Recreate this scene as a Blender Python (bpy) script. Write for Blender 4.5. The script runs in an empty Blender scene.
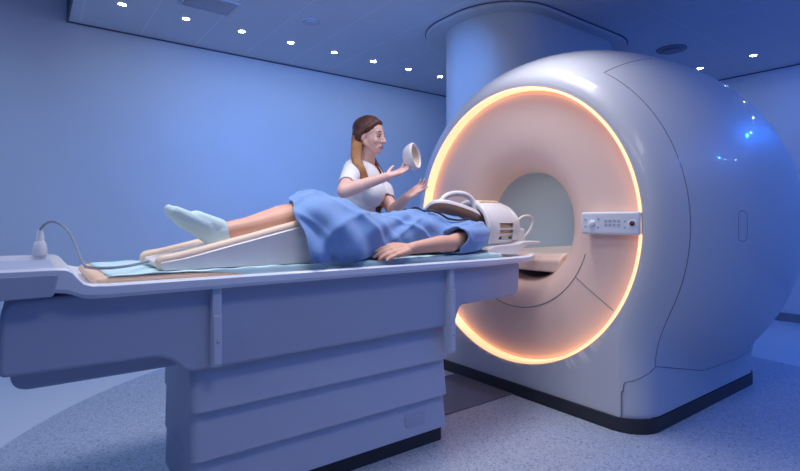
import bpy, bmesh, math, random
from mathutils import Vector, Matrix
random.seed(7)
S = bpy.context.scene
C = S.collection
PI = math.pi
sin, cos, rad = math.sin, math.cos, math.radians

# ------------------------------------------------------------------ materials
def mat(name, col, rough=.5, metal=0, coat=0, noise=.0, nscale=8, bump=0, bscale=60, sss=0, emit=None, estr=0, spec=.5, sheen=0):
    m = bpy.data.materials.new(name); m.use_nodes = True
    n = m.node_tree.nodes; l = m.node_tree.links
    b = n['Principled BSDF']
    b.inputs['Base Color'].default_value = (*col, 1)
    b.inputs['Roughness'].default_value = rough
    b.inputs['Metallic'].default_value = metal
    b.inputs['Coat Weight'].default_value = coat
    b.inputs['Coat Roughness'].default_value = .04
    b.inputs['Specular IOR Level'].default_value = spec
    b.inputs['Sheen Weight'].default_value = sheen
    if sss:
        b.inputs['Subsurface Weight'].default_value = sss
        b.inputs['Subsurface Radius'].default_value = (1, .4, .25)
        b.inputs['Subsurface Scale'].default_value = .012
    if emit:
        b.inputs['Emission Color'].default_value = (*emit, 1)
        b.inputs['Emission Strength'].default_value = estr
    tc = n.new('ShaderNodeTexCoord')
    if noise:
        t = n.new('ShaderNodeTexNoise'); t.inputs['Scale'].default_value = nscale; t.inputs['Detail'].default_value = 4
        r = n.new('ShaderNodeMapRange'); r.inputs[1].default_value = .3; r.inputs[2].default_value = .7
        r.inputs[3].default_value = 1 - noise; r.inputs[4].default_value = 1 + noise
        x = n.new('ShaderNodeMix'); x.data_type = 'RGBA'; x.blend_type = 'MULTIPLY'; x.inputs[0].default_value = 1
        x.inputs[6].default_value = (*col, 1)
        l.new(tc.outputs['Object'], t.inputs['Vector']); l.new(t.outputs['Fac'], r.inputs[0])
        l.new(r.outputs[0], x.inputs[7]); l.new(x.outputs[2], b.inputs['Base Color'])
    if bump:
        t = n.new('ShaderNodeTexNoise'); t.inputs['Scale'].default_value = bscale; t.inputs['Detail'].default_value = 3
        p = n.new('ShaderNodeBump'); p.inputs['Strength'].default_value = bump; p.inputs['Distance'].default_value = .004
        l.new(tc.outputs['Object'], t.inputs['Vector']); l.new(t.outputs['Fac'], p.inputs['Height']); l.new(p.outputs[0], b.inputs['Normal'])
    return m

M = {}
M['wall'] = mat('wall_paint', (.74, .77, .84), .75, noise=.02, nscale=2)
M['ceil'] = mat('ceiling_panel', (.60, .63, .70), .7)
M['ceil_up'] = mat('upper_ceiling', (.5, .53, .6), .8)
M['shell'] = mat('gloss_white_shell', (.56, .57, .61), .42, coat=.28, noise=.01, nscale=2)
M['plate'] = mat('funnel_warm_lit', (.90, .65, .53), .38, coat=.2)  # white plate; the ring's warm spill is painted in as peach
M['liner'] = mat('bore_liner', (.40, .45, .52), .5)
M['kick'] = mat('dark_kickplate', (.022, .024, .032), .45)
M['seam'] = mat('seam_dark', (.19, .19, .24), .7)
M['glow'] = mat('warm_light_strip', (1, .75, .5), .4, emit=(1.0, .52, .26), estr=1.3)
M['column'] = mat('column_white', (.56, .57, .61), .45, noise=.01)
M['panel'] = mat('panel_white', (.74, .76, .80), .4)
M['key'] = mat('key_grey', (.45, .47, .53), .5)
M['redbtn'] = mat('dark_red_button', (.12, .03, .04), .35)
M['chrome'] = mat('pale_knob', (.85, .85, .88), .25)
M['table'] = mat('table_blue_grey', (.40, .44, .56), .5, noise=.015, nscale=3)
M['ped'] = mat('pedestal_grey', (.48, .52, .63), .5, noise=.015, nscale=3)
M['top'] = mat('tabletop_white', (.74, .77, .84), .35, coat=.2)
M['bracket'] = mat('bracket_grey', (.58, .61, .70), .4)
M['mattress'] = mat('mattress_cream', (.88, .60, .41), .7, bump=.1)
M['sheet'] = mat('paper_sheet_aqua', (.56, .77, .79), .8, bump=.35, bscale=18)
M['wedge'] = mat('wedge_vinyl', (.78, .72, .70), .5, bump=.05)
M['wedge_top'] = mat('wedge_cream_piping', (.84, .63, .46), .5)
M['gown'] = mat('gown_blue_cotton', (.17, .30, .57), .85, noise=.06, nscale=14, bump=.25, bscale=40, sheen=.2)
M['skin'] = mat('skin', (.74, .40, .27), .5, sss=.15, noise=.04, nscale=12)
M['skin_w'] = mat('skin_pale', (.82, .51, .41), .5, sss=.15, noise=.03, nscale=12)
M['sock'] = mat('sock_mint', (.58, .74, .72), .9, bump=.3, bscale=120)
M['tunic'] = mat('tunic_white', (.82, .82, .84), .85, bump=.25, bscale=25)
M['trousers'] = mat('trousers_white', (.78, .78, .8), .85)
M['shoe'] = mat('shoe_white', (.7, .7, .7), .5)
M['hair'] = mat('auburn_hair', (.105, .032, .018), .45, noise=.35, nscale=30)
M['hair_lit'] = mat('auburn_hair_lit', (.36, .16, .05), .45, noise=.3, nscale=30)  # same auburn hair, golden light on the lock put into the colour
M['hair_d'] = mat('brown_hair', (.06, .03, .02), .5, noise=.3, nscale=40)
M['lip'] = mat('lips', (.46, .17, .15), .4)
M['eye'] = mat('eye_white', (.5, .47, .46), .5)
M['iris'] = mat('iris', (.03, .02, .015), .2)
M['brow'] = mat('brow', (.10, .04, .02), .7)
M['nail'] = mat('nail', (.80, .50, .42), .3)
M['coil'] = mat('coil_white', (.70, .68, .68), .4, coat=.3)
M['coil_in'] = mat('coil_inner_warm_lit', (.78, .58, .34), .6)  # warm light inside the coil is put into this yellow tone
M['visor'] = mat('visor_brown', (.16, .085, .06), .45)
M['cable_b'] = mat('cable_black', (.02, .02, .03), .5)
M['cable_g'] = mat('cable_grey', (.24, .27, .33), .5)
M['plug'] = mat('plug_grey', (.62, .64, .70), .4)
M['cup_in'] = mat('pad_beige', (.72, .58, .46), .8)
M['vent'] = mat('vent_dark', (.24, .26, .33), .7)
M['disc'] = mat('detector_white', (.50, .53, .60), .6)
M['lamp'] = mat('lamp_lens', (1, 1, 1), .3, emit=(.75, .92, 1.0), estr=90)
M['lampring'] = mat('lamp_ring', (.7, .72, .76), .4)
M['trim'] = mat('dark_trim', (.09, .10, .16), .7)
M['plate_floor'] = mat('floor_plate_dark', (.16, .15, .20), .12)
M['sticker'] = mat('rating_sticker', (.43, .47, .57), .5)

# terrazzo floor with a smooth pale border outside a circle
def floor_mat():
    m = bpy.data.materials.new('terrazzo_floor'); m.use_nodes = True
    n = m.node_tree.nodes; l = m.node_tree.links; b = n['Principled BSDF']
    tc = n.new('ShaderNodeTexCoord')
    def speck(scale, lo, hi):
        t = n.new('ShaderNodeTexVoronoi'); t.inputs['Scale'].default_value = scale
        l.new(tc.outputs['Object'], t.inputs['Vector'])
        s = n.new('ShaderNodeSeparateColor'); l.new(t.outputs['Color'], s.inputs[0])
        r = n.new('ShaderNodeMapRange'); r.inputs[1].default_value = lo; r.inputs[2].default_value = hi
        l.new(s.outputs[0], r.inputs[0]); return r.outputs[0]
    def mix(f, a, c):
        x = n.new('ShaderNodeMix'); x.data_type = 'RGBA'
        l.new(f, x.inputs[0])
        for i, v in ((6, a), (7, c)):
            if isinstance(v, tuple): x.inputs[i].default_value = (*v, 1)
            else: l.new(v, x.inputs[i])
        return x.outputs[2]
    c = mix(speck(150, .5, .75), (.39, .45, .55), (.31, .36, .45))
    c = mix(speck(210, .8, .95), c, (.58, .61, .68))
    c = mix(speck(120, .88, .96), c, (.22, .25, .32))
    sub = n.new('ShaderNodeVectorMath'); sub.operation = 'SUBTRACT'; sub.inputs[1].default_value = (2.08, 1.78, 0)
    ln = n.new('ShaderNodeVectorMath'); ln.operation = 'LENGTH'
    l.new(tc.outputs['Object'], sub.inputs[0]); l.new(sub.outputs[0], ln.inputs[0])
    r = n.new('ShaderNodeMapRange'); r.inputs[1].default_value = 2.495; r.inputs[2].default_value = 2.505
    l.new(ln.outputs['Value'], r.inputs[0])
    c = mix(r.outputs[0], c, (.60, .63, .70))
    l.new(c, b.inputs['Base Color'])
    b.inputs['Roughness'].default_value = .38
    return m
M['floor'] = floor_mat()

def ceil_mat():
    m = M['ceil']; n = m.node_tree.nodes; l = m.node_tree.links; b = n['Principled BSDF']
    tc = n.new('ShaderNodeTexCoord'); sp = n.new('ShaderNodeSeparateXYZ'); l.new(tc.outputs['Object'], sp.inputs[0])
    def line(sock, off, period, w):
        a = n.new('ShaderNodeMath'); a.operation = 'SUBTRACT'; a.inputs[1].default_value = off; l.new(sock, a.inputs[0])
        q = n.new('ShaderNodeMath'); q.operation = 'PINGPONG'; q.inputs[1].default_value = period/2; l.new(a.outputs[0], q.inputs[0])
        c = n.new('ShaderNodeMath'); c.operation = 'LESS_THAN'; c.inputs[1].default_value = w; l.new(q.outputs[0], c.inputs[0])
        return c.outputs[0]
    a = line(sp.outputs[0], .795, .452, .005); c = line(sp.outputs[1], 3.41, 1.475, .004)
    mx = n.new('ShaderNodeMath'); mx.operation = 'MAXIMUM'; l.new(a, mx.inputs[0]); l.new(c, mx.inputs[1])
    x = n.new('ShaderNodeMix'); x.data_type = 'RGBA'; x.inputs[6].default_value = (.60, .63, .70, 1); x.inputs[7].default_value = (.70, .73, .80, 1)
    l.new(mx.outputs[0], x.inputs[0]); l.new(x.outputs[2], b.inputs['Base Color'])
ceil_mat()

# ------------------------------------------------------------------ helpers
class MB:
    """collects vertices and faces of one mesh"""
    def __init__(s): s.v = []; s.f = []; s.mi = []
    def add(s, vs, fs, mi=0):
        o = len(s.v); s.v += [tuple(x) for x in vs]
        for f in fs: s.f.append([i+o for i in f]); s.mi.append(mi)
        return s
    def box(s, x0, x1, y0, y1, z0, z1, mi=0):
        vs = [(x, y, z) for x in (x0, x1) for y in (y0, y1) for z in (z0, z1)]
        return s.add(vs, [(0,1,3,2),(4,6,7,5),(0,4,5,1),(2,3,7,6),(0,2,6,4),(1,5,7,3)], mi)
    def loft(s, rings, close=True, cap0=False, cap1=False, mi=0):
        n = len(rings[0]); vs = [p for r in rings for p in r]; fs = []
        for i in range(len(rings)-1):
            for j in range(n if close else n-1):
                k = (j+1) % n
                fs.append((i*n+j, i*n+k, (i+1)*n+k, (i+1)*n+j))
        if cap0: fs.append(tuple(range(n-1, -1, -1)))
        if cap1: fs.append(tuple((len(rings)-1)*n+j for j in range(n)))
        return s.add(vs, fs, mi)
    def tube(s, pts, r, n=10, mi=0, rr=None, flat=1):
        pts = [Vector(p) for p in pts]; rings = []; up = None
        for i, p in enumerate(pts):
            t = (pts[min(i+1, len(pts)-1)] - pts[max(i-1, 0)]).normalized()
            if up is None:
                up = Vector((0,0,1)) if abs(t.z) < .9 else Vector((1,0,0))
            a = t.cross(up).normalized(); b = a.cross(t).normalized(); up = b
            q = rr[i] if rr else r
            rings.append([p + a*cos(2*PI*j/n)*q + b*sin(2*PI*j/n)*q*flat for j in range(n)])
        return s.loft(rings, True, True, True, mi)
    def capsule(s, a, b, ra, rb, n=18, m=6, mi=0):
        a = Vector(a); b = Vector(b); t = (b-a)
        L = t.length
        t = t.normalized() if L > 1e-6 else Vector((0,0,1))
        u = t.orthogonal().normalized(); w = t.cross(u)
        rings = []
        for i in range(m+1):
            g = PI/2*i/m; q = max(ra*sin(g), ra*.03); c = a - t*ra*cos(g)
            rings.append([c + (u*cos(2*PI*j/n) + w*sin(2*PI*j/n))*q for j in range(n)])
        for i in range(m+1):
            g = PI/2*i/m; q = max(rb*cos(g), rb*.03); c = b + t*rb*sin(g)
            rings.append([c + (u*cos(2*PI*j/n) + w*sin(2*PI*j/n))*q for j in range(n)])
        return s.loft(rings, True, True, True, mi)
    def chain(s, pts, rs, **k):
        for i in range(len(pts)-1): s.capsule(pts[i], pts[i+1], rs[i], rs[i+1], **k)
        return s
    def ellipsoid(s, c, r, R=None, n=24, m=14, mi=0):
        R = R or Matrix.Identity(3); c = Vector(c); rings = []
        for i in range(m+1):
            g = PI*i/m; q = max(sin(g), .02)
            rings.append([c + R @ Vector((r[0]*q*cos(2*PI*j/n), r[1]*q*sin(2*PI*j/n), -r[2]*cos(g))) for j in range(n)])
        return s.loft(rings, True, True, True, mi)
    def disc(s, c, r, h, n=28, mi=0):            # upright cylinder, base at c
        return s.loft([[(c[0]+r*cos(2*PI*j/n), c[1]+r*sin(2*PI*j/n), c[2]+z) for j in range(n)] for z in (0, h)], True, True, True, mi)
    def build(s, name, m, parent=None, smooth=True, bevel=0, seg=3, angle=40):
        me = bpy.data.meshes.new(name); me.from_pydata(s.v, [], s.f)
        for x in (m if isinstance(m, (list, tuple)) else [m]): me.materials.append(x)
        for p, i in zip(me.polygons, s.mi): p.material_index = i
        bm = bmesh.new(); bm.from_mesh(me)
        bmesh.ops.recalc_face_normals(bm, faces=bm.faces)
        bm.to_mesh(me); bm.free()
        o = bpy.data.objects.new(name, me); C.objects.link(o)
        if bevel:
            bv = o.modifiers.new('Bevel', 'BEVEL'); bv.width = bevel; bv.segments = seg; bv.limit_method = 'ANGLE'; bv.angle_limit = rad(35)
        if smooth:
            for p in me.polygons: p.use_smooth = True
            me.set_sharp_from_angle(angle=rad(angle))
        if parent: put(o, parent)
        return o

def put(o, parent):
    """parent while keeping the mesh where it was modelled (world coordinates)"""
    o.parent = parent
    t = parent.location if parent.type == 'EMPTY' else Vector((0,0,0))   # mesh parts stay in world coordinates
    o.matrix_parent_inverse = Matrix.Translation(-t)

def thing(name, label, cat, loc, group=None):
    o = bpy.data.objects.new(name, None); C.objects.link(o); o.location = loc; o.empty_display_size = .1
    return tag(o, label, cat, group)
def tag(o, label, cat, group=None):
    o['label'] = label; o['category'] = cat
    if group: o['group'] = group
    return o
def struct(o): o['kind'] = 'structure'; return o

def fuse(mb, name, m, parent=None, voxel=.005, smooth=6, cut=None, solid=0):
    """union of overlapping closed shapes into one continuous surface"""
    o = mb.build(name, m, None, smooth=False)
    r = o.modifiers.new('R', 'REMESH'); r.mode = 'VOXEL'; r.voxel_size = voxel; r.use_smooth_shade = True
    if smooth:
        q = o.modifiers.new('S', 'SMOOTH'); q.factor = .5; q.iterations = smooth
    dg = bpy.context.evaluated_depsgraph_get(); dg.update()
    me = bpy.data.meshes.new_from_object(o.evaluated_get(dg))
    o.modifiers.clear(); old = o.data; o.data = me; bpy.data.meshes.remove(old); me.name = name
    if not me.materials: me.materials.append(m)
    if cut:
        bm = bmesh.new(); bm.from_mesh(me)
        d = [f for f in bm.faces if cut(f.calc_center_median())]
        bmesh.ops.delete(bm, geom=d, context='FACES'); bm.to_mesh(me); bm.free()
    for p in me.polygons: p.use_smooth = True
    if solid:
        q = o.modifiers.new('T', 'SOLIDIFY'); q.thickness = solid; q.offset = -1
    if parent: put(o, parent)
    return o

def smoothline(pts, n=8):
    """Catmull-Rom through points"""
    P = [Vector(p) for p in pts]; out = []
    for i in range(len(P)-1):
        a, b, c, d = P[max(i-1,0)], P[i], P[i+1], P[min(i+2,len(P)-1)]
        for k in range(n):
            t = k/n
            out.append(.5*((2*b) + (c-a)*t + (2*a-5*b+4*c-d)*t*t + (3*b-a-3*c+d)*t**3))
    out.append(P[-1]); return out
def interp(tab, x):
    if x <= tab[0][0]: return tab[0][1]
    for i in range(len(tab)-1):
        if x <= tab[i+1][0]:
            t = (x-tab[i][0])/(tab[i+1][0]-tab[i][0]); return tab[i][1]*(1-t)+tab[i+1][1]*t
    return tab[-1][1]
def sinterp(tab, x):
    """smooth (Hermite) interpolation"""
    if x <= tab[0][0]: return tab[0][1]
    if x >= tab[-1][0]: return tab[-1][1]
    sl = []
    for i in range(len(tab)):
        a, b = max(i-1,0), min(i+1,len(tab)-1); sl.append((tab[b][1]-tab[a][1])/(tab[b][0]-tab[a][0]))
    for i in range(len(tab)-1):
        if x <= tab[i+1][0]:
            h = tab[i+1][0]-tab[i][0]; t = (x-tab[i][0])/h
            return ((2*t**3-3*t*t+1)*tab[i][1] + (t**3-2*t*t+t)*h*sl[i] + (-2*t**3+3*t*t)*tab[i+1][1] + (t**3-t*t)*h*sl[i+1])

# ------------------------------------------------------------------ camera
TH = rad(53.3); F = 500; CH = 1.07
cam = bpy.data.cameras.new('camera'); co = bpy.data.objects.new('camera', cam); C.objects.link(co); S.camera = co
cam.sensor_width = 36; cam.lens = F/800*36; cam.shift_y = -(235.5-220)/800; cam.clip_start = .02
co.location = (0, 0, CH); co.rotation_euler = (PI/2, 0, TH-PI/2)
def W(px, py, Y):
    """world point on the plane at depth Y seen where a measured photo point lies (used for measuring only)"""
    k = (px-400)/F; d = Y/(sin(TH)-k*cos(TH))
    return Vector((d*(cos(TH)+k*sin(TH)), Y, CH+(220-py)*d/F))

# ------------------------------------------------------------------ room
H = 2.69; YB = 4.885; XR = 6.42; XC = .27
struct(MB().box(-3.0, XR+.2, -2.6, YB+.1, -.1, 0).build('floor', M['floor'], smooth=False))
struct(MB().box(-3.0, XR+.2, YB, YB+.15, 0, 3.3).build('wall_back', M['wall'], smooth=False))
struct(MB().box(XR, XR+.15, -2.6, YB, 0, H+.1).build('wall_right', M['wall'], smooth=False))
struct(MB().box(XC, XR+.1, -2.6, YB, H, H+.12).build('ceiling', M['ceil'], smooth=False))
struct(MB().box(-3.0, XC-.02, -2.6, YB, 3.2, 3.3).build('ceiling_upper', M['ceil_up'], smooth=False))
struct(MB().box(XC-.014, XC-.001, -2.6, YB-.002, H-.012, 3.2).build('trim_1', M['trim'], smooth=False))
struct(MB().box(XC, XR, YB-.010, YB-.001, H-.011, H-.001).build('trim_2', M['trim'], smooth=False))
struct(MB().box(XR-.010, XR-.001, -2.6, YB-.02, H-.011, H-.001).build('trim_3', M['trim'], smooth=False))
struct(MB().box(XR-.012, XR-.001, -2.6, YB-.02, 0, .09).build('baseboard_right', M['vent'], smooth=False))
struct(MB().box(-3.0, XR-.02, YB-.012, YB-.001, 0, .09).build('baseboard_back', M['wall'], smooth=False))

# recessed ceiling spots
def make_spot():
    t = thing('ceiling_spotlight', '', 'ceiling light', (0, 0, H))
    n = 24; rg = []
    for r, z in ((.024, -.0005), (.028, -.004), (.034, -.004), (.036, -.0005)):
        rg.append([(r*cos(2*PI*j/n), r*sin(2*PI*j/n), H+z) for j in range(n)])
    MB().loft(rg).build('trim_ring', M['lampring'], t)
    MB().disc((0, 0, H-.004), .024, .0035).build('lens', M['lamp'], t)
    return t
spot0 = make_spot(); first = [True]
def spot(x, y, label, group):
    if first[0]:
        o = spot0; first[0] = False
    else:
        o = spot0.copy(); C.objects.link(o)
        for ch in spot0.children:
            c = ch.copy(); C.objects.link(c); c.parent = o
            c.matrix_parent_inverse = ch.matrix_parent_inverse.copy()
    o.location = (x, y, H); o['label'] = label; o['group'] = group
ordn = ['first', 'second', 'third', 'fourth', 'fifth', 'sixth', 'seventh', 'eighth']
for i in range(8):
    nm = ordn[i]
    spot(.57+.452*i, 4.25, f'small round ceiling spotlight, {nm} from the left in the row along the back wall', 'spotlights along the back wall')
spot(5.75, 2.36, 'small round ceiling spotlight nearest the top of the scanner on the right', 'spotlights along the right wall')
spot(5.72, 1.865, 'small round ceiling spotlight farthest right, above the right wall', 'spotlights along the right wall')
for i in range(5):
    spot(5.72, 1.37-.495*i, 'ceiling spotlight seen only as a glint mirrored in the glossy scanner side', 'mirrored spotlights')
for i in range(7):
    spot(5.2-.5*i, -1.1, 'ceiling spotlight seen only as a glint mirrored in the glossy scanner side', 'mirrored spotlights')

# detector, vent, grille
d = thing('smoke_detector', 'pale flat disc on the ceiling between the spotlights and the column', 'smoke detector', (1.853, 3.70, H))
MB().disc((1.853, 3.70, H-.012), .075, .0115).build('base_disc', M['disc'], d, bevel=.004)
MB().disc((1.853, 3.70, H-.022), .05, .011).build('sensor_cap', M['disc'], d, bevel=.004)
d = thing('ceiling_vent', 'dark round air vent in the ceiling above the scanner on the right', 'vent', (4.89, 2.26, H))
MB().disc((4.89, 2.26, H-.012), .13, .0115).build('vent_ring', M['vent'], d, bevel=.004)
MB().disc((4.89, 2.26, H-.03), .08, .02).build('vent_disc', M['vent'], d, bevel=.004)
d = thing('ceiling_grille', 'rectangular slatted grille in the ceiling at the top left edge', 'vent', (1.09, 3.85, H))
g = MB()
for y in (3.72, 3.97): g.box(.90, 1.28, y, y+.02, H-.01, H-.0005)
for x in (.90, 1.26): g.box(x, x+.02, 3.74, 3.97, H-.01, H-.0005)
g.build('grille_frame', M['disc'], d, smooth=False)
g = MB()
for k in range(9): g.box(.92, 1.26, 3.75+.024*k, 3.76+.024*k, H-.008, H-.0005)
g.build('slats', M['disc'], d, smooth=False)

# ------------------------------------------------------------------ scanner
YS, ZS = 2.09, 1.04
PR = [(2.400, .862), (2.404, .885), (2.415, .91), (2.44, .942), (2.5, .99), (2.6, 1.047), (2.75, 1.107), (2.95, 1.157), (3.2, 1.182), (3.5, 1.185), (3.8, 1.125), (4.03, 1.0), (4.18, .86), (4.24, .74)]
X0, X1 = 2.393, 3.93
def skirt_w(X):
    w, c = .845, .17
    t = min(X-X0, X1-X)
    if t < 0: return .40
    if t < c: return w-c+math.sqrt(max(c*c-(c-t)**2, 0))
    return w
def rho(X, ph, zb=.07):
    r = sinterp(PR, X)
    s = sin(ph)
    if s > -.05 or X > X1+.05: 
        if s > -.05: return r
    w = skirt_w(X); dn = ZS-zb
    if X > X1: dn = max(.3, dn - (X-X1)*4)
    b = min(w/max(abs(cos(ph)), 1e-4), dn/max(-s, 1e-4))
    k = .10
    h = max(k-abs(r-b), 0)/k
    m = max(r, b) + h*h*k*.25
    return min(m, dn/max(-s, 1e-4))
def SH(X, ph, off=0):
    q = rho(X, ph)+off
    return Vector((X, YS-q*cos(ph), ZS+q*sin(ph)))
sc = thing('mri_scanner', 'large glossy white egg-shaped MRI scanner with a glowing orange ring around its bore', 'MRI scanner', ((X0+X1)/2, YS, 0))
NA = 480
xs = [2.4, 2.401, 2.402, 2.404, 2.407, 2.411, 2.416, 2.422, 2.43, 2.44, 2.45, 2.465, 2.48, 2.5, 2.52, 2.545, 2.57, 2.6, 2.63] + [2.66+.04*i for i in range(40)]
xs = [x for x in xs if x <= 4.24] + [4.24]
def circ(X, r, n=NA): return [(X, YS-r*cos(2*PI*j/n), ZS+r*sin(2*PI*j/n)) for j in range(n)]
rings = [circ(2.47, .842), circ(2.404, .842), circ(2.400, .846)]
for b_ in (.25, .5, .75, .9, .97):      # flat front face
    rings.append([(2.400, YS-(.846+(rho(2.4, 2*PI*j/NA)-.846)*b_)*cos(2*PI*j/NA), ZS+(.846+(rho(2.4, 2*PI*j/NA)-.846)*b_)*sin(2*PI*j/NA)) for j in range(NA)])
rings += [[tuple(SH(x, 2*PI*j/NA)) for j in range(NA)] for x in xs]
rings += [circ(4.25, .70), circ(4.26, .45), circ(4.24, .37), circ(4.18, .345)]
MB().loft(rings).build('shell', M['shell'], sc, angle=45)
# kick plate
def plan(off, n=14):
    c = .17; hw = .845+off; pts = []
    for cx, cy, a0 in ((X1-c+off, YS+hw-c, 0), (X0+c-off, YS+hw-c, 90), (X0+c-off, YS-hw+c, 180), (X1-c+off, YS-hw+c, 270)):
        for k in range(n+1):
            a = rad(a0+90*k/n); pts.append((cx+c*cos(a), cy+c*sin(a)))
    return pts
MB().loft([[(x, y, z) for x, y in plan(o)] for z, o in ((0, .006), (.072, .006))], True, True, True).build('kick_plate', M['kick'], sc, angle=50)
# glowing strip
MB().loft([circ(2.398, .840), circ(2.396, .836), circ(2.397, .829), circ(2.466, .827), circ(2.466, .842)]).build('light_ring', M['glow'], sc, angle=60)
# funnel plate
fp = [(2.470, .830), (2.462, .815), (2.460, .80), (2.459, .72), (2.459, .62), (2.462, .56), (2.470, .50), (2.485, .45), (2.51, .405), (2.545, .37), (2.59, .347), (2.64, .338)]
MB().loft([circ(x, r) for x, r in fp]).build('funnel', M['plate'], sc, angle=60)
MB().loft([circ(2.64, .338), circ(2.9, .336), circ(4.18, .345), circ(4.18, .36), circ(2.64, .36)]).build('bore_liner', M['liner'], sc, angle=60)
# bridge in the bottom of the bore
m = MB()
sec = lambda x, z, dz: [(x, YS-.27, z-dz), (x, YS-.27, z), (x, YS-.12, z-.012), (x, YS+.12, z-.012), (x, YS+.27, z), (x, YS+.27, z-dz)]
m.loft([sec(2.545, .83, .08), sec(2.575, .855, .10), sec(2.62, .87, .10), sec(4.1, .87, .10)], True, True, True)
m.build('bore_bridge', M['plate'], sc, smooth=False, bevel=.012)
# seams, thin dark joints in the shell
def seam(pts, r=.0028, name='seam', m='seam'): return MB().tube(pts, r, 6).build(name, M[m], sc)
a = [SH(2.53, rad(t), -.001) for t in range(56, -41, -2)]
seam(a)
def at_z(X, z):
    lo, hi = rad(-75), 0
    for _ in range(40):
        mid = (lo+hi)/2
        if SH(X, mid).z < z: lo = mid
        else: hi = mid
    return SH(X, lo, -.001)
ZJ = SH(2.53, rad(-40)).z
seam(smoothline([SH(2.53, rad(-40), -.001), at_z(2.50, ZJ-.025), at_z(2.46, ZJ-.05), at_z(2.43, ZJ-.07), at_z(2.41, ZJ-.085), (2.3990, 1.345, ZJ-.125), (2.3978, 1.352, .2), (2.397, 1.352, .075)], 6))
seam([at_z(2.53+.04*i, ZJ-.10*min(1, i/12)) for i in range(34)])
seam([SH(2.53+.03*i, rad(56+.13*i), -.001) for i in range(15)], .003)
seam([SH(x, rad(p), -.001) for x, p in [(2.79, q) for q in (3, 2, 1, 0, -1, -2, -3)] + [(2.80, -3.6), (2.82, -3.9), (2.84, -3.6), (2.85, -3), (2.85, 0), (2.85, 3), (2.84, 3.6), (2.82, 3.9), (2.80, 3.6), (2.79, 3)]], .0022, 'hatch_outline')
def pl(r):  # funnel depth at radius
    return interp(sorted([(q, x) for x, q in fp]), r)
seam([(pl(.515)-.0005, YS-.515*cos(rad(t)), ZS+.515*sin(rad(t))) for t in range(-18, -118, -3)], .0025)
seam([(pl(q)-.0005, YS-q*cos(rad(-34)), ZS+q*sin(rad(-34))) for q in [.515+.02*i for i in range(15)]], .0022)
# control panel on the ring
px0 = 2.385
cp = MB().box(px0, 2.462, 1.252, 1.575, .995, 1.112).build('control_panel', M['panel'], sc, bevel=.012)
def dot(y, z, r, h, name, m, n=18):
    return MB().loft([[(x, y+q*cos(2*PI*j/n), z+q*sin(2*PI*j/n)) for j in range(n)] for x, q in ((px0+.004, r), (px0-h*.7, r), (px0-h, r*.75))], True, True, True).build(name, M[m], cp, angle=50)
dot(1.505, 1.052, .017, .016, 'knob', 'chrome')
for y, z in ((1.545, 1.072), (1.470, 1.076), (1.545, 1.036), (1.472, 1.034)): dot(y, z, .006, .003, 'button', 'key')
for k in range(4): MB().box(px0-.003, px0+.004, 1.352+.023*k, 1.367+.023*k, 1.040, 1.049).build('key', M['key'], cp, smooth=False)
for k in range(4): MB().box(px0-.003, px0+.004, 1.352+.023*k, 1.367+.023*k, 1.060, 1.071).build('key', M['key'], cp, smooth=False)
dot(1.327, 1.066, .005, .003, 'button', 'key'); dot(1.327, 1.034, .005, .003, 'button', 'key')
dot(1.287, 1.053, .021, .003, 'button_ring', 'chrome'); dot(1.287, 1.053, .013, .010, 'stop_button', 'redbtn')

# column to the ceiling
def rrect(x0, x1, y0, y1, c, n=12):
    pts = []
    for cx, cy, a0 in ((x1-c, y1-c, 0), (x0+c, y1-c, 90), (x0+c, y0+c, 180), (x1-c, y0+c, 270)):
        for k in range(n+1):
            a = rad(a0+90*k/n); pts.append((cx+c*cos(a), cy+c*sin(a)))
    return pts
cl = thing('column', 'broad white rounded column rising from behind the scanner to the ceiling', 'column', (3.6, 2.9, 1.0))
MB().loft([[(x, y, z) for x, y in rrect(2.80, 4.50, 2.45, 3.37, .42)] for z in (1.0, H-.03)], True, True, True).build('shaft', M['column'], cl, angle=50)
MB().loft([[(x, y, z) for x, y in rrect(2.68, 4.65, 2.36, 3.55, .50)] for z in (H-.03, H-.001)], True, True, True).build('collar', M['column'], cl, bevel=.006, angle=50)
MB().loft([[(x, y, z) for x, y in rrect(2.672, 4.658, 2.352, 3.558, .508)] for z in (H-.008, H-.001)], True, True, True).build('shadow_gap', M['trim'], cl, angle=50)

# floor plate between pedestal and scanner
tag(MB().box(1.66, 2.392, 2.045, 2.55, .001, .006).build('floor_plate', M['plate_floor'], smooth=False), 'dark shiny floor plate between the table pedestal and the scanner base', 'floor plate')

# ------------------------------------------------------------------ patient table
YT = 2.08
tb = thing('patient_table', 'long white and blue-grey patient table on a ribbed pedestal in front of the scanner', 'patient table', (1.0, YT, 0))
# pedestal: stacked covers, each lip standing proud of the one below
m = MB()
def psec(z, o): return [(x, y, z) for x, y in rrect(.455, 1.645, YT-.262-o, YT+.17+o, .03)]
lv = [(.072, .004), (.220, -.020), (.226, .008), (.394, -.016), (.40, .014), (.569, -.012), (.575, .016), (.84, .006)]
m.loft([psec(z, o) for z, o in lv], True, True, True)
m.build('pedestal', M['ped'], tb, angle=30)
MB().loft([[(x, y, z) for x, y in rrect(.48, 1.635, YT-.245, YT+.16, .03)] for z in (0, .074)], True, True, True).build('pedestal_kick_plate', M['kick'], tb, angle=40)
MB().box(1.39, 1.50, YT-.262, YT-.24, .115, .165).build('rating_sticker', M['sticker'], tb, smooth=False)
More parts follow.
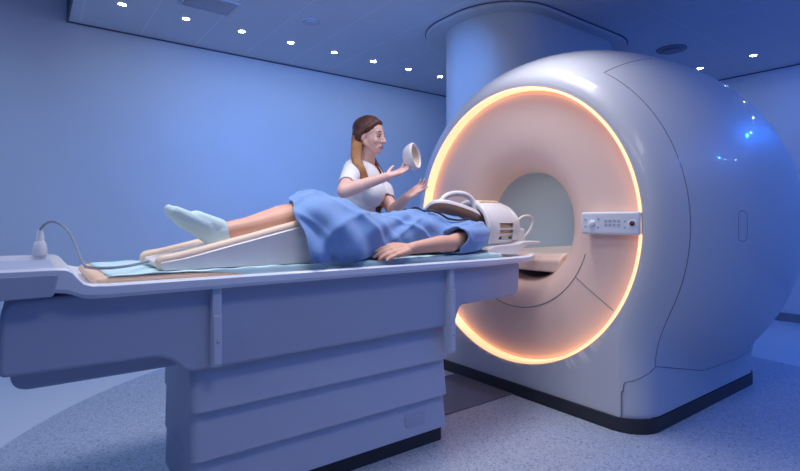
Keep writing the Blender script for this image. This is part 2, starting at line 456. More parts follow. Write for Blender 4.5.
# long beam under the top: outline in X-Z, extruded across
def extr(name, prof, y0, y1, m, bevel, par=tb):
    n = len(prof); mm = MB()
    mm.loft([[(x, y, z) for x, z in prof] for y in (y0, y1)], True, True, True)
    return mm.build(name, m, par, bevel=bevel, angle=40)
def fil(pts):  # round marked corners (x, z, r)
    out = []; n = len(pts)
    for i, (x, z, r) in enumerate(pts):
        p = Vector((x, z)); 
        if not r: out.append((x, z)); continue
        a = (Vector(pts[i-1][:2])-p).normalized(); b = (Vector(pts[(i+1) % n][:2])-p).normalized()
        p0 = p+a*r; p1 = p+b*r
        for k in range(9):
            t = k/8; q = p0*(1-t)**2 + p*2*t*(1-t) + p1*t*t; out.append((q.x, q.y))
    return out
bp = fil([(-.06, .845, .05), (-.065, .628, .02), (.37, .622, .05), (.43, .555, .03), (1.655, .565, 0), (1.69, .655, .03), (2.12, .665, .05), (2.13, .845, .03)])
extr('beam', bp, YT-.305, YT+.305, M['table'], .012)
extr('under_cover', fil([(-.045, .68, 0), (-.04, .556, .05), (.42, .556, .01), (.46, .68, 0)]), YT-.20, YT+.20, M['table'], .01)
# brackets
for x, z0 in ((.505, .565), (1.592, .44)):
    b = MB().box(x, x+.032, YT-.335, YT-.29, z0, .842).build('side_bracket', M['bracket'], tb, bevel=.006)
    MB().box(x+.002, x+.030, YT-.345, YT-.33, z0+.01, .745).build('bracket_cover', M['bracket'], b, bevel=.005)
    MB().ellipsoid((x+.016, YT-.346, z0+.09), (.006, .003, .006)).build('screw', M['key'], b)
# table top: outline lofted along X: (X, rim z, floor z, half width)
m = MB()
def tsec(x, zr, zf, hw, zb):
    return [(x, YT-hw+.01, zb), (x, YT-hw, zb+.012), (x, YT-hw, zr-.006), (x, YT-hw+.006, zr), (x, YT-hw+.03, zr), (x, YT-hw+.045, zf),
            (x, YT+hw-.045, zf), (x, YT+hw-.03, zr), (x, YT+hw-.006, zr), (x, YT+hw, zr-.006), (x, YT+hw, zb+.012), (x, YT+hw-.01, zb)]
ts = [(-1.0, .933, .880, .36, .862), (.06, .933, .880, .36, .862), (.09, .931, .878, .36, .858), (.104, .922, .872, .36, .853), (.118, .903, .862, .36, .846), (.132, .887, .858, .36, .840), (.155, .880, .856, .36, .837), (.2, .878, .855, .36, .836), (1.9, .876, .857, .36, .842), (2.16, .876, .86, .34, .844), (2.30, .88, .868, .27, .85)]
m.loft([tsec(*t) for t in ts], True, True, True)
m.build('tabletop', M['top'], tb, angle=35)
# foot end box below the raised top
extr('foot_end_housing', fil([(-1.0, .915, 0), (-1.0, .845, 0), (.06, .852, .012), (.072, .915, 0)]), YT-.3615, YT+.3615, M['table'], .003)

# mattress + sheet on it
mt = thing('mattress', 'thin cream mattress lying in the table top under the aqua sheet', 'mattress', (1.1, YT, .86))
MB().box(.165, 2.0, YT-.305, YT+.305, .859, .893).build('pad', M['mattress'], mt, bevel=.014)
g = MB(); nx, ny = 90, 14; rows = []
for i in range(nx+1):
    x = .20+1.78*i/nx
    t_ = max(0, min(1, (x-.42)/.3)); t_ = t_*t_*(3-2*t_)
    rows.append([(x, YT-.3025-.009*t_, .8965-.024*t_*(1+.15*sin(x*31)))]+[(x, YT-.302+.604*j/ny, .8975+.0018*sin(x*23+j*.7)*sin(j*1.1+x*5)+.0012*sin(x*61)) for j in range(ny+1)])
g.loft(rows, False)
o = g.build('paper_sheet', M['sheet']); tag(o, 'pale aqua paper sheet spread over the mattress under the patient', 'sheet')
q = o.modifiers.new('T', 'SOLIDIFY'); q.thickness = .002; q.offset = -1

# knee wedge
wd = thing('knee_wedge', 'long pale wedge cushion with cream edges under the patient legs', 'cushion', (.9, YT, .91))
wp = [(.36, .915, .002), (.335, .945, .02), (.40, .972, .01), (.90, 1.083, .05), (1.02, 1.10, .05), (1.30, .915, .002)]
def wz(x): return interp([(.335, .945), (.40, .972), (.90, 1.083), (1.02, 1.10), (1.3, .93)], x)
prof = fil([(.365, .8995, .008), (.356, .925, .010), (.44, .937, .02), (.90, 1.048, .05), (1.00, 1.06, .05), (1.17, .8995, .01)])
n = len(prof); mm = MB(); secs = []
for y, sc_ in ((YT-.262, .0), (YT-.250, .012), (YT-.215, .012), (YT-.19, .0), (YT-.13, -.012), (YT-.06, .0), (YT-.02, 0), (YT+.03, .012), (YT+.07, .012), (YT+.085, 0)):
    secs.append([(x, y, z + sc_*max(0, min(1, (z-.912)/.04))) for x, z in prof])
mm.loft(secs, True, True, True); mm.build('foam_block', M['wedge'], wd, angle=28)
tp = [(.372, .921), (.366, .927), (.374, .935), (.44, .946), (.66, .999), (.88, 1.054), (.98, 1.066)]
for y in (YT-.235, YT+.055):
    MB().tube(smoothline([(x, y, z-.004) for x, z in tp], 8), .022, 12).build('edge_roll', M['wedge_top'], wd)

# ------------------------------------------------------------------ hands
def hand(mb, wrist, d, pn, curl=.3, spread=.22, size=1.0, thumb_side=1, curls=None):
    """palm + five fingers. d: direction to the fingertips, pn: palm normal (palm faces pn)"""
    d = Vector(d).normalized(); pn = Vector(pn); pn = (pn - d*pn.dot(d)).normalized()
    s = d.cross(pn).normalized()*thumb_side     # towards the thumb
    w = Vector(wrist); k = size; tips = []
    base = [(.030, .083), (.010, .088), (-.010, .085), (-.029, .077)]
    lens = [.070, .078, .072, .056]; R = [.0092, .0094, .0090, .0080]
    for (a, b) in base:
        mb.capsule(w+s*a*.55*k+d*.012*k, w+s*a*k+d*b*k, .0155*k, .0118*k, n=12, m=4)
    mb.capsule(w+s*.01*k+d*.03*k, w+s*.016*k+d*.06*k, .017*k, .014*k, n=12, m=4)
    for i, ((a, b), L, r) in enumerate(zip(base, lens, R)):
        c = curls[i] if curls else curl
        p = w+s*a*k+d*b*k; ang = 0; dr = (d+s*(a*spread*20)).normalized()
        for q, fr in enumerate((.45, .31, .24)):
            ang += c*(.7, 1, .7)[q]
            v = dr*cos(ang)+pn*sin(ang)
            p2 = p+v*L*fr*k
            rr = r*k*(1, .94, .87, .76)[q]; r2 = r*k*(1, .94, .87, .76)[q+1]
            mb.capsule(p, p2, rr, r2, n=10, m=4); p = p2
        tips.append((p, v))
    p = w+s*.020*k+d*.018*k; t1 = (d*.62+s*.72+pn*.25).normalized(); t2 = (d*.85+s*.40+pn*.35).normalized(); t3 = (d*.95+s*.12+pn*.38).normalized()
    a = p+t1*.040*k; b = a+t2*.032*k; c = b+t3*.024*k
    mb.capsule(p, a, .0155*k, .0118*k, n=10, m=4); mb.capsule(a, b, .0112*k, .0100*k, n=10, m=4); mb.capsule(b, c, .0098*k, .0080*k, n=10, m=4)
    return tips

def head(mb, c, f, up, k=1.0):
    """skull, jaw, nose, ears... c: centre, f: facing, up"""
    f = Vector(f).normalized(); up = Vector(up); up = (up-f*up.dot(f)).normalized(); l = up.cross(f)
    R = Matrix((f, l, up)).transposed(); c = Vector(c)
    P = lambda x, y, z: c+R@Vector((x*k, y*k, z*k))
    E = lambda x, y, z, a, b, d_: mb.ellipsoid(P(x, y, z), (a*k, b*k, d_*k), R)
    E(-.012, 0, .030, .094, .074, .082)
    E(.022, 0, -.015, .066, .062, .085)
    E(.030, 0, -.065, .054, .047, .045)
    mb.capsule(P(.062, 0, -.088), P(.066, 0, -.092), .018*k, .017*k)      # chin
    for s in (-1, 1):
        mb.capsule(P(-.005, s*.052, -.045), P(.055, s*.020, -.090), .018*k, .015*k)   # jaw
        E(.052, s*.034, -.028, .026, .022, .022)                          # cheek
        mb.capsule(P(.076, s*.012, .022), P(.070, s*.036, .022), .012*k, .010*k)      # brow ridge
        E(-.012, s*.074, -.012, .017, .007, .030)                         # ear
    mb.capsule(P(.082, 0, .010), P(.103, 0, -.028), .008*k, .0125*k, n=12)   # nose
    for s in (-1, 1): mb.capsule(P(.094, s*.008, -.031), P(.088, s*.013, -.032), .008*k, .007*k, n=10)
    mb.capsule(P(.083, -.014, -.058), P(.083, .014, -.058), .0085*k, .0085*k, n=10)
    mb.capsule(P(.080, -.012, -.069), P(.080, .012, -.069), .009*k, .009*k, n=10)
    return P, R
def face(P, R, k, par, brow):
    for s in (-1, 1):
        e = MB().ellipsoid(P(.070, s*.031, .001), (.0118*k, .0140*k, .0075*k), R).build('eye', M['eye'], par)
        MB().ellipsoid(P(.0795, s*.030, .0), (.0045*k, .0065*k, .0062*k), R).build('iris', M['iris'], e)
        MB().tube([P(.080, s*.014, .0235), P(.083, s*.027, .029), P(.073, s*.045, .0255)], .0032*k, 8).build('eyebrow', M[brow], par)
        MB().tube([P(.079, s*.018, .006), P(.0835, s*.030, .0105), P(.074, s*.045, .006)], .0022*k, 8).build('eyelashes', M[brow], par)
    MB().tube(smoothline([P(.083, -.022, -.062), P(.091, -.010, -.0585), P(.092, 0, -.0595), P(.091, .010, -.0585), P(.083, .022, -.062)], 4), .0034*k, 8).build('upper_lip', M['lip'], par)
    MB().tube(smoothline([P(.083, -.020, -.064), P(.089, -.009, -.069), P(.090, 0, -.070), P(.089, .009, -.069), P(.083, .020, -.064)], 4), .0038*k, 8).build('lower_lip', M['lip'], par)

# ------------------------------------------------------------------ patient
pt = thing('person', 'patient in blue gown and mint socks lying on the table', 'person', (1.3, YT, .91))
b = MB()
# torso on its back: pelvis, belly, chest
b.ellipsoid((1.42, YT, 1.005), (.17, .165, .090)); b.ellipsoid((1.62, YT, 1.005), (.20, .140, .082)); b.ellipsoid((1.80, YT, 1.005), (.19, .150, .085))
b.capsule((1.93, YT-.13, 1.0), (1.93, YT+.13, 1.0), .06, .06)
b.capsule((1.94, YT, .995), (2.06, YT, 1.0), .06, .052)
PH, RH = head(b, (2.165, YT, 1.005), (0.05, 0, 1), (1, 0, 0), .95)
# legs: hip, knee, ankle, foot
feet = []
for yh, yk, ya, dx in ((YT-.085, YT-.125, YT-.140, -.002), (YT+.085, YT+.05, YT-.02, .022)):
    hip = (1.42, yh, 1.0); knee = (1.02+dx*.5, yk, 1.102); ank = (.605+dx, ya, 1.022); hl = (.575+dx, ya, .995)
    toe = (.430+dx, ya, 1.092)
    b.capsule(hip, knee, .082, .058)
    b.capsule(knee, (.90+dx*.6, yk, 1.078), .056, .058); b.capsule((.90+dx*.6, yk, 1.078), (.72+dx, ya, 1.042), .057, .041); b.capsule((.72+dx, ya, 1.042), ank, .041, .035)
    b.capsule(ank, hl, .035, .028); b.capsule((.545+dx, ya, 1.035), toe, .030, .020)
    feet.append((Vector((dx, 0, 0)), ya))
# arms
sh = Vector((1.92, YT-.165, .985)); el = Vector((1.65, 1.800, .956)); wr = Vector((1.375, 1.772, .942))
b.chain([sh, el], [.055, .040]); b.chain([el, (1.58, 1.80, .957), wr], [.041, .039, .026])
b.ellipsoid(wr, (.03, .03, .021))
hand(b, wr+Vector((-.005, 0, 0)), (-1, -.06, -.08), (.05, .55, -.84), curl=.22, spread=.03, thumb_side=-1, size=1.10)
sf = Vector((1.93, YT+.165, .995)); ef = Vector((1.665, 2.365, .962)); wf = Vector((1.415, 2.355, .945))
b.chain([sf, ef], [.055, .040]); b.chain([ef, (1.58, 2.36, .957), wf], [.041, .039, .026])
hand(b, wf, (-1, .02, -.10), (.05, -.1, -1), curl=.16, spread=.16, thumb_side=1, size=.98)
pb = fuse(b, 'body', M['skin'], pt, .0042, 5)
face(PH, RH, .95, pb, 'brow')
hb = MB(); hb.ellipsoid((2.205, YT, .985), (.082, .082, .090)); hb.ellipsoid((2.185, YT, .96), (.08, .075, .045))
fuse(hb, 'hair', M['hair_d'], pt, .006, 3)
# socks
for v, ya in feet:
    k = MB(); ank = Vector((.605, ya, 1.018)); A = lambda x, z: v+Vector((x, ya, z))
    k.capsule(A(.655, 1.028), A(.60, 1.020), .0435, .042); k.capsule(A(.60, 1.018), A(.572, 1.004), .042, .036)
    k.capsule(A(.572, .998), A(.545, 1.035), .034, .040); k.capsule(A(.60, 1.035), A(.505, 1.072), .036, .034)
    k.capsule(A(.560, 1.008), A(.455, 1.075), .033, .030)
    for s in (-1, 1): k.capsule(A(.535, 1.045)+Vector((0, s*.008, 0)), A(.425, 1.098)+Vector((0, s*.020, 0)), .034, .0235)
    k.capsule(A(.42, 1.100)+Vector((0, -.016, 0)), A(.408, 1.110)+Vector((0, -.010, 0)), .021, .016)
    fuse(k, 'sock', M['sock'], pt, .0042, 5, cut=lambda c, v=v: (c.x-v.x) > .612 - .15*(c.z-1.03))
# gown
top = [(.90, 1.162), (.96, 1.174), (1.02, 1.180), (1.09, 1.174), (1.21, 1.134), (1.32, 1.104), (1.42, 1.092), (1.54, 1.104), (1.66, 1.114), (1.78, 1.110), (1.88, 1.090), (1.98, 1.068), (2.04, 1.06)]
nearY = [(.90, 1.772), (1.02, 1.757), (1.12, 1.765), (1.20, 1.795), (1.30, 1.845), (1.36, 1.868), (1.45, 1.88), (1.7, 1.895), (1.9, 1.90), (2.04, 1.98)]
lowz = [(.90, .905), (1.0, .899), (1.1, .908), (1.2, .914), (1.5, .918), (1.9, .93), (2.04, .98)]
g = MB(); rows = []; NX, NU = 150, 90
for i in range(NX+1):
    x = .905+(2.035-.905)*i/NX
    zt, yn, zl = sinterp(top, x), sinterp(nearY, x), sinterp(lowz, x)
    hw = YT-yn; row = []
    fl = max(0, min(1, (1.30-x)/.3))       # skirt part: flatter top, sloping sides
    for j in range(NU+1):
        u = j/NU; a = PI*u
        p = .62-.10*fl
        yy = -cos(a)*hw*(1 if u < .5 else (.97 if fl == 0 else .92))
        # tighter near the top, flared at the hem
        zz = zl+(zt-zl)*(sin(a)**p)
        side = abs(cos(a))
        fold = (.003+.016*fl*side)*sin(x*36+u*7+2*sin(u*7)) + .006*sin(x*19-u*24+1.2) + .017*max(0, sin(x*15+u*11+.8*sin(x*9)))**3 + .017*max(0, sin(x*11-u*13+2.0))**4 + .016*(1-abs(sin(x*12+u*8+.5*sin(x*7))))**4 + .015*(1-abs(sin(x*9-u*10+1)))**4 + .002*sin(x*70+u*13)*side + .002
        fold *= min(1, sin(a)*4+.15) if fl < .2 else 1
        yy += -cos(a)*fold; zz += sin(a)*fold*.55
        xx = x+.012*side*sin(u*25)*fl*max(0, (1.0-x)/.1)
        zc_ = max(zz, .90); k_ = min(1, max(0, (1.19-zc_)/.28))
        xh = W(287+25*k_, 220, YT+yy).x if u < .5 else W(289, 220, YT+yy).x+.02*(u-.5)
        xx += (xh-.905)*max(0, 1-(x-.905)/.30)**1.5
        row.append((xx, YT+yy, max(zz, .9015 if fl > 0 else .916)))
    rows.append(row)
g.loft(rows, False)
rows_gown = rows
gw = g.build('gown', M['gown'], pt, angle=180)
q = gw.modifiers.new('T', 'SOLIDIFY'); q.thickness = .004; q.offset = 1
def sleeve(sgn):
    rings = []; n = 40
    path = [(2.005, .135, .990, .040), (1.995, .150, .988, .066), (1.955, .175, .985, .080), (1.90, .205, .980, .082), (1.83, .235, .974, .078), (1.76, .257, .968, .076), (1.69, .270, .964, .080), (1.665, .273, .962, .084)]
    for i, (x, y, z, r) in enumerate(path):
        ring = []
        for j in range(n):
            a = 2*PI*j/n
            f = 1+.06*sin(3*a+i*.9)+.05*sin(7*a-i*.6)
            zz = z+r*f*sin(a)*.95
            ring.append((x+.03*cos(a)*(i/7)+.012*sin(5*a)*(i/7) + .03*sin(a)*(i/7), YT+sgn*(y+r*f*cos(a)*.80), max(zz, .908)))
        rings.append(ring)
    # turn the opening inwards so the cuff has thickness
    last = rings[-1]; cx = sum(p[0] for p in last)/n; cy = sum(p[1] for p in last)/n; cz = sum(p[2] for p in last)/n
    rings.append([(p[0]+.001, cy+(p[1]-cy)*.93, cz+(p[2]-cz)*.93) for p in last])
    rings.append([(p[0]+.05, cy+(p[1]-cy)*.88, cz+(p[2]-cz)*.88) for p in last])
    return MB().loft(rings, True, True, False).build('sleeve', M['gown'], gw, angle=180)
sleeve(-1); sleeve(1)

# ------------------------------------------------------------------ head coil
hc = thing('head_coil', 'white open head coil with handles and brown visor over the patient head', 'head coil', (2.18, YT, .88))
# base tray: plate with a raised lip at the scanner end
extr('base_tray', fil([(1.99, .905, .01), (2.0, .885, .01), (2.22, .876, .02), (2.32, .925, .03), (2.44, .928, .004), (2.44, .945, .004), (2.30, .945, .03), (2.24, .932, .02), (2.05, .925, .01)]), YT-.20, YT+.20, M['coil'], .006, hc)
def arc(x, r, a0, a1, n, rz=None, zc=1.02):
    return [(x, YT-r*cos(rad(a0+(a1-a0)*k/n)), zc+(rz or r)*sin(rad(a0+(a1-a0)*k/n))) for k in range(n+1)]
# shell, window band left open, slats inside it
def shell_piece(name, mt_, xs_, a0, a1, th=.010, rs=None):
    n = 28; mm = MB(); rg = []
    for x, r in xs_:
        o_ = arc(x, r, a0, a1, n); i_ = arc(x, r-th, a0, a1, n)
        rg.append(o_+i_[::-1])
    mm.loft(rg, True, True, True); return mm.build(name, mt_, hc, angle=40)
prof_r = [(2.07, .150), (2.09, .157), (2.14, .160), (2.20, .160), (2.26, .157), (2.31, .146), (2.35, .125), (2.375, .09), (2.385, .05)]
shell_piece('crown_shell', M['coil'], prof_r, 12, 168)
shell_piece('rear_shell', M['coil'], [(2.255, .157), (2.31, .146), (2.35, .125), (2.375, .09), (2.385, .05)], -38, 14)
shell_piece('rear_shell', M['coil'], [(2.255, .157), (2.31, .146), (2.35, .125), (2.375, .09), (2.385, .05)], 166, 218)
shell_piece('side_wall', M['coil'], [(2.07, .150), (2.09, .157), (2.12, .160), (2.135, .160)], -38, 14)
shell_piece('side_wall', M['coil'], [(2.07, .150), (2.09, .157), (2.12, .160), (2.135, .160)], 166, 218)
shell_piece('lower_wall', M['coil'], [(2.13, .160), (2.30, .150)], -38, -24)
shell_piece('lower_wall', M['coil'], [(2.13, .160), (2.30, .150)], 204, 218)
shell_piece('inner_padding', M['coil_in'], [(2.08, .138), (2.30, .138)], -20, 60, .012)
shell_piece('inner_padding', M['coil_in'], [(2.08, .138), (2.30, .138)], 120, 200, .012)
for a_ in (-14, -2):
    shell_piece('window_slat', M['coil'], [(2.13, .158), (2.30, .149)], a_, a_+4, .008)
shell_piece('crown_pad', M['coil_in'], [(2.06, .156), (2.10, .166), (2.24, .166), (2.28, .158)], 72, 108, .01)
# front rim hoop, thick white
MB().tube(smoothline(arc(2.055, .150, -40, 220, 26), 2), .017, 12).build('front_rim', M['coil'], hc)
# carrying handle arching over the visor
hp = [W(440, 202, YT-.02), W(446, 196, YT-.02), W(455, 193.5, YT-.02), W(465, 194.5, YT-.03), W(472, 200, YT-.04), W(475, 208, YT-.05), W(477, 216, YT-.06)]
MB().tube(smoothline(hp, 6), .0155, 12).build('handle', M['coil'], hc)
# loop at the scanner end
lp = [W(514, 232, YT-.10), W(517, 222, YT-.10), W(523, 216.5, YT-.10), W(530, 216.5, YT-.10), W(532.5, 222, YT-.10), W(529, 231, YT-.10), W(522, 239, YT-.10)]
MB().tube(smoothline(lp, 6), .0085, 10).build('loop_handle', M['coil'], hc)
MB().box(2.31, 2.39, YT-.13, YT-.06, .935, 1.02).build('loop_mount', M['coil'], hc, bevel=.012)
# visor: oval paddle sloping from above the chest to the rim
va = W(428, 205, YT-.02); vb = W(479, 222, YT-.04); ax = (vb-va); L = ax.length; ax.normalize(); sd = Vector((.0, .88, -.47)); nv = ax.cross(sd).normalized()
if nv.z < 0: nv = -nv
vc = (va+vb)/2; n = 48
def oval(dz, k, yk=1): return [vc+ax*(L/2*k*math.copysign(abs(cos(2*PI*j/n))**.75, cos(2*PI*j/n)))+sd*(.085*yk*k*math.copysign(abs(sin(2*PI*j/n))**.75, sin(2*PI*j/n)))+nv*dz for j in range(n)]
vs = MB().loft([oval(-.060, .62), oval(-.055, .80), oval(-.030, .95), oval(-.006, .985)], True, True, True).build('visor', M['visor'], hc, angle=50)
MB().loft([oval(-.010, .985), oval(-.004, 1.0), oval(.008, 1.0), oval(.014, .97), oval(.015, .82), oval(.004, .78), oval(-.010, .78)], True, False, False).build('visor_rim', M['coil'], vs, angle=60)
MB().box(2.01, 2.07, YT-.10, YT-.03, 1.02, 1.075).build('visor_hinge', M['visor'], hc, bevel=.01)

# black cable from the coil along the patient
cb = smoothline([W(393, 217, 2.30), W(396, 213, 2.27), W(403, 211, 2.22), W(415, 212.5, 2.06), W(430, 215, 1.96), W(445, 218, 1.93), W(460, 221, 1.925), W(472, 223.5, 1.93), W(482, 225, 1.95)], 8)
gv = [v for r_ in rows_gown for v in r_]
for v in cb:
    near = [g_[2] for g_ in gv if (g_[0]-v.x)**2+(g_[1]-v.y)**2 < .018**2]
    if near: v.z = max(v.z, max(near)+.009)
tag(MB().tube(cb, .0055, 8).build('cable', M['cable_b']), 'black cable running from the head coil across the patient chest', 'cable')
cb2 = smoothline([W(393, 217, 2.30), W(402, 216, 2.24), W(412, 213.5, 2.14)], 8)

# grey cable with its plug at the foot end
pg = thing('cable_plug', 'pale grey plug standing on the far rim of the table foot end', 'plug', tuple(W(40, 254, 2.41)))
p0 = W(40, 254, 2.415); z0 = .9315
ring = lambda r, z: [(p0.x+r*1.15*cos(2*PI*j/20), 2.415+r*cos(0)*0+r*sin(2*PI*j/20), z) for j in range(20)]
MB().loft([ring(.020, z0), ring(.022, z0+.006), ring(.020, z0+.040), ring(.014, z0+.055), ring(.010, z0+.060)], True, True, True).build('plug_body', M['plug'], pg, angle=50)
MB().loft([ring(.013, z0+.058), ring(.011, z0+.085), ring(.007, z0+.10)], True, True, True).build('strain_relief', M['plug'], pg, angle=50)
q0 = Vector((p0.x, 2.415, z0+.098))
cb = smoothline([q0, W(41.5, 228, 2.40), W(46, 223.5, 2.36), W(53, 221.5, 2.30), W(62, 225, 2.22), W(71, 235, 2.13), W(77, 249, 2.05), W(83, 263, 1.95), W(92, 272, 1.865), W(105, 274.3, 1.83), W(120, 274, 1.84), W(135, 270, 1.91), W(148, 263, 2.03), W(156, 257, 2.14)], 8)
for v in cb[60:]: v.z = max(v.z, .9175)
tag(MB().tube(cb, .0048, 8).build('cable', M['cable_g']), 'grey cable arching from the plug down onto the aqua sheet', 'cable')

# ------------------------------------------------------------------ woman behind the table
wm = thing('person', 'woman with long auburn hair in a white tunic standing behind the table', 'person', (1.70, 2.66, 0))
ab = rad(-58); Fw = Vector((cos(ab), sin(ab), 0)); Lw = Vector((-sin(ab), cos(ab), 0)); Z = Vector((0, 0, 1))
ah = rad(-58)
nb = Vector((1.705, 2.65, 1.420))       # base of the neck
pel = Vector((1.67, 2.72, .95))
hcn = Vector((1.705, 2.60, 1.590))
RB = Matrix((Fw, Lw, Z)).transposed()
sR = nb-Lw*.165-Z*.045; sL = nb+Lw*.155-Z*.045-Fw*.02
eR = W(344, 191, 2.40); wR = W(387, 176.5, 2.30)
eL = W(393, 211, 2.50); wL = W(407, 196.5, 2.32)
b = MB()
b.ellipsoid(pel, (.105, .165, .13), RB); b.ellipsoid(pel*.55+nb*.45, (.095, .125, .16), RB); b.ellipsoid(nb-Z*.13, (.100, .145, .15), RB)
b.capsule(sR, sL, .052, .052)
for s in (-1, 1): b.ellipsoid(nb-Z*.185+Fw*.075+Lw*.065*s, (.065, .070, .075), RB)
b.capsule(nb-Z*.03, hcn-Z*.07-Fw*.005, .052, .047)
PW, RW = head(b, hcn, (cos(ah), sin(ah), -.12), (0, 0, 1), 1.0)
b.chain([sR, eR, wR], [.050, .040, .025]); b.capsule(eR, eR*.65+wR*.35, .040, .038)
b.chain([sL, eL, wL], [.050, .038, .025]); b.capsule(eL, eL*.65+wL*.35, .039, .036)
hdR = W(410, 168.5, 2.28)-wR
tipsR = hand(b, wR, hdR, Vector((.25, -.2, 1)), curl=.22, spread=.10, thumb_side=-1, size=.98, curls=[.30, .22, .18, .15])
hdL = W(423, 186, 2.24)-wL
tipsL = hand(b, wL, hdL, Vector((-.4, -.5, .75)), curl=.20, spread=.35, thumb_side=1, size=.95, curls=[.1, .18, .25, .3])
for s in (-1, 1):
    hp_ = pel+Lw*.09*s; kn = Vector((hp_.x, hp_.y, .50))+Fw*.01; an = Vector((hp_.x, hp_.y+.0, .09))-Fw*.01
    b.chain([hp_, kn, an], [.085, .055, .035]); b.capsule(an-Z*.04, an+Fw*.13-Z*.06, .035, .026)
wb = fuse(b, 'body', M['skin_w'], wm, .0045, 4)
face(PW, RW, 1.0, wb, 'brow')
# hair: cap combed back from the forehead, long locks over both shoulders
h = MB()
E = lambda x, y, z, a, b_, c: h.ellipsoid(PW(x, y, z), (a, b_, c), RW)
E(-.024, 0, .045, .096, .084, .080); E(-.045, 0, .0, .070, .080, .088); E(-.060, 0, -.06, .045, .068, .085)
E(.022, 0, .082, .050, .056, .030); E(-.015, 0, .086, .07, .062, .044)
for s in (-1, 1):
    h.chain([PW(.052, s*.026, .086), PW(.020, s*.066, .048), PW(-.036, s*.074, .0), PW(-.052, s*.062, -.06)], [.014, .016, .024, .024])
fuse(h, 'hair', M['hair'], wm, .005, 3)
lockR = [PW(-.066, -.044, -.02), W(356.5, 147, 2.585), W(356, 156, 2.535), W(358, 164, 2.495), W(362, 172, 2.475), W(365, 180, 2.47)]
h = MB(); 
for o_ in (-.018, -.006, .008, .02):
    pts = smoothline([p+Lw*o_*(.7+i*.05)+Fw*o_*.6 for i, p in enumerate(lockR)], 5); nn = len(pts)
    h.chain(pts, [.017*(1-.75*(i/(nn-1))**2)+.002 for i in range(nn)], n=10, m=3)
fuse(h, 'hair_lock', M['hair_lit'], wm, .0045, 2)
lockL = [PW(-.020, .068, -.05), PW(.0, .070, -.13), sL-Lw*.085+Fw*.085+Z*.01, sL-Lw*.07+Fw*.13-Z*.07, sL-Lw*.065+Fw*.14-Z*.13]
h = MB()
for o_ in (-.012, .004, .016):
    pts = smoothline([p+Lw*o_ for p in lockL], 5); nn = len(pts)
    h.chain(pts, [.015*(1-.75*(i/(nn-1))**2)+.002 for i in range(nn)], n=10, m=3)
fuse(h, 'hair_lock', M['hair'], wm, .0045, 2)
# tunic
t = MB()
t.ellipsoid(pel-Z*.02, (.125, .185, .17), RB); t.ellipsoid(pel*.55+nb*.45+Fw*.012, (.125, .150, .19), RB); t.ellipsoid(nb-Z*.14, (.122, .165, .17), RB)
t.capsule(sR-Z*.002, sL-Z*.002, .064, .064); t.capsule(nb-Z*.06, nb+Z*.005, .085, .060)
for s in (-1, 1): t.ellipsoid(nb-Z*.185+Fw*.080+Lw*.065*s, (.080, .085, .090), RB)
for a_, e_ in ((sR, eR), (sL, eL)):
    t.capsule(a_, a_+(e_-a_)*.78, .064, .050)
def tcut(c):
    for a_, e_ in ((sR, eR), (sL, eL)):
        ax_ = (e_-a_); Ln = ax_.length; ax_ = ax_/Ln; dd = (c-a_).dot(ax_)
        if dd > Ln*.72 and (c-a_-ax_*dd).length < .10 and (c-e_).length < .16: return True
    r = c-nb; f_ = r.dot(Fw); l_ = r.dot(Lw)
    if r.z > .018: return True
    if f_ > .0 and abs(l_) < .062*(r.z+.105)/.12 and r.z > -.105: return True     # V neck
    return False
fuse(t, 'tunic', M['tunic'], wm, .006, 5, cut=tcut, solid=.004)
for s in (-1, 1):
    hp_ = pel+Lw*.09*s; mm = MB()
    rg = []
    for z, r in ((.92, .11), (.75, .10), (.5, .082), (.25, .078), (.075, .080)):
        rg.append([Vector((hp_.x, hp_.y, z))+(Fw*cos(2*PI*j/24)+Lw*sin(2*PI*j/24))*r*.98 for j in range(24)])
    mm.loft(rg, True, True, True).build('trouser_leg', M['trousers'], wm)
    k = MB(); an = Vector((hp_.x, hp_.y, .05))
    k.capsule(an-Fw*.045, an+Fw*.03, .045, .046); k.capsule(an+Fw*.02, an+Fw*.15-Z*.012, .045, .036)
    fuse(k, 'shoe', M['shoe'], wm, .006, 3, cut=lambda c: c.z < .003)

# cup shaped pad in her right hand
cc = W(411.5, 157, 2.285); dv = Vector((.80, -.60, .12)).normalized(); dv = (dv+Vector((-.35, -.45, .1))).normalized()
u = dv.cross(Z).normalized(); w_ = u.cross(dv).normalized()
pad = thing('ear_cushion', 'white cup-shaped cushion with beige lining held in the woman\'s right hand', 'cushion', tuple(cc))
def cring(x, r, k=1.38):
    x *= 1.15; r *= 1.16
    return [cc+dv*x+(u*cos(2*PI*j/32)*r+w_*sin(2*PI*j/32)*r*k) for j in range(32)]
MB().loft([cring(-.042, .008), cring(-.040, .022), cring(-.028, .037), cring(-.008, .046), cring(.014, .049), cring(.024, .049), cring(.028, .045), cring(.022, .039)], True, True, False).build('outer_cup', M['coil'], pad, angle=60)
MB().loft([cring(.023, .040), cring(.012, .038), cring(-.004, .032), cring(-.014, .020), cring(-.018, .004)], True, False, True).build('lining', M['cup_in'], pad, angle=60)
MB().capsule(cc-w_*.040-dv*.012, cc-w_*.036-dv*.052, .024, .019).build('lower_roll', M['coil'], pad)

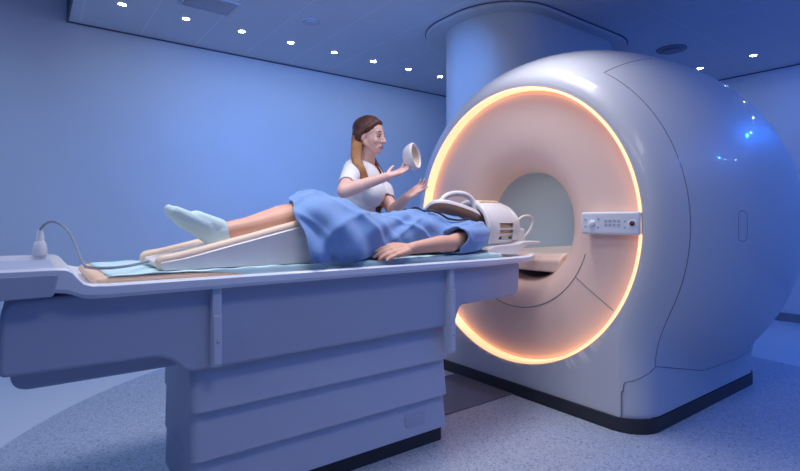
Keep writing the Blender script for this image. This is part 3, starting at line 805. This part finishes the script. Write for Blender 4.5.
# ------------------------------------------------------------------ lights
wd_ = bpy.data.worlds.new('world'); S.world = wd_; wd_.use_nodes = True
bg = wd_.node_tree.nodes['Background']; bg.inputs[0].default_value = (.045, .20, .76, 1); bg.inputs[1].default_value = .30
def area(name, loc, target, size, col, power, shape='RECTANGLE', sy=None, spread=180):
    L_ = bpy.data.lights.new(name, 'AREA'); L_.shape = shape; L_.size = size; L_.size_y = sy or size; L_.color = col; L_.energy = power; L_.spread = rad(spread)
    o = bpy.data.objects.new(name, L_); C.objects.link(o); o.location = loc
    o.rotation_euler = (Vector(target)-Vector(loc)).to_track_quat('-Z', 'Y').to_euler(); return o
def spotlamp(name, loc, target, col, power, r=.03, ang=140):
    L_ = bpy.data.lights.new(name, 'SPOT'); L_.color = col; L_.energy = power; L_.shadow_soft_size = r; L_.spot_size = rad(ang); L_.spot_blend = .8
    o = bpy.data.objects.new(name, L_); C.objects.link(o); o.location = loc
    o.rotation_euler = (Vector(target)-Vector(loc)).to_track_quat('-Z', 'Y').to_euler(); return o
area('side_fill', (-2.0, 1.5, 3.08), (2.2, 2.1, 1.1), 2.2, (.90, .89, 1.0), 10, sy=1.2, spread=80)  # unseen white fill, added to brighten the scanner front
area('top_fill', (.9, .5, 2.66), (1.1, 1.9, .5), 1.0, (.86, .88, 1.0), 15, sy=.6)  # added fill without a fixture, lifts the table side and pedestal
area('top_fill_middle', (2.0, 1.75, 2.66), (2.05, 2.1, 0), .8, (.95, .93, 1.0), 8, sy=.5, spread=100)  # added fill without a fixture, brightens the woman and patient
area('top_fill_table', (.7, 1.95, 2.66), (.7, 2.05, 0), .8, (.95, .93, 1.0), 8, sy=.4, spread=100)  # added fill without a fixture, brightens the table top and legs
area('blue_wall_fill', (1.6, 2.9, 2.66), (2.6, 4.9, .9), 1.8, (.12, .34, 1.0), 27, sy=.4, spread=110)  # unseen blue fill added to colour the back wall
area('left_floor_fill', (-1.3, 3.3, 3.15), (-.6, 3.8, 0), 1.4, (.42, .62, 1.0), 22, sy=.8, spread=120)  # unseen fill added overhead to brighten the floor at the left
for p, q, e in (((5.3, .9, 2.67), (6.4, 1.5, .8), 22), ((5.5, .2, 2.67), (4.2, 1.0, 0), 60), ((4.4, -1.0, 2.67), (4.1, 1.0, .2), 50), ((2.8, -1.0, 2.67), (2.7, -.6, 0), 40)):
    spotlamp('blue_fill_spot', p, q, (.01, .16, 1.0), e*1.15, .015)  # added blue lamps, not fixtures; tint shell, right wall and floor
lb = bpy.data.lights.new('bore_lamp', 'AREA'); lb.size = .2; lb.size_y = .9; lb.shape = 'RECTANGLE'; lb.energy = 2.2; lb.color = (.9, .97, 1.0)
ob = bpy.data.objects.new('bore_lamp', lb); C.objects.link(ob); ob.location = (3.25, YS, ZS+.325); ob.rotation_euler = (0, 0, PI/2)

vs_ = S.view_settings; vs_.view_transform = 'Standard'; vs_.look = 'None'; vs_.gamma = 1; vs_.use_curve_mapping = False; vs_.exposure = 0
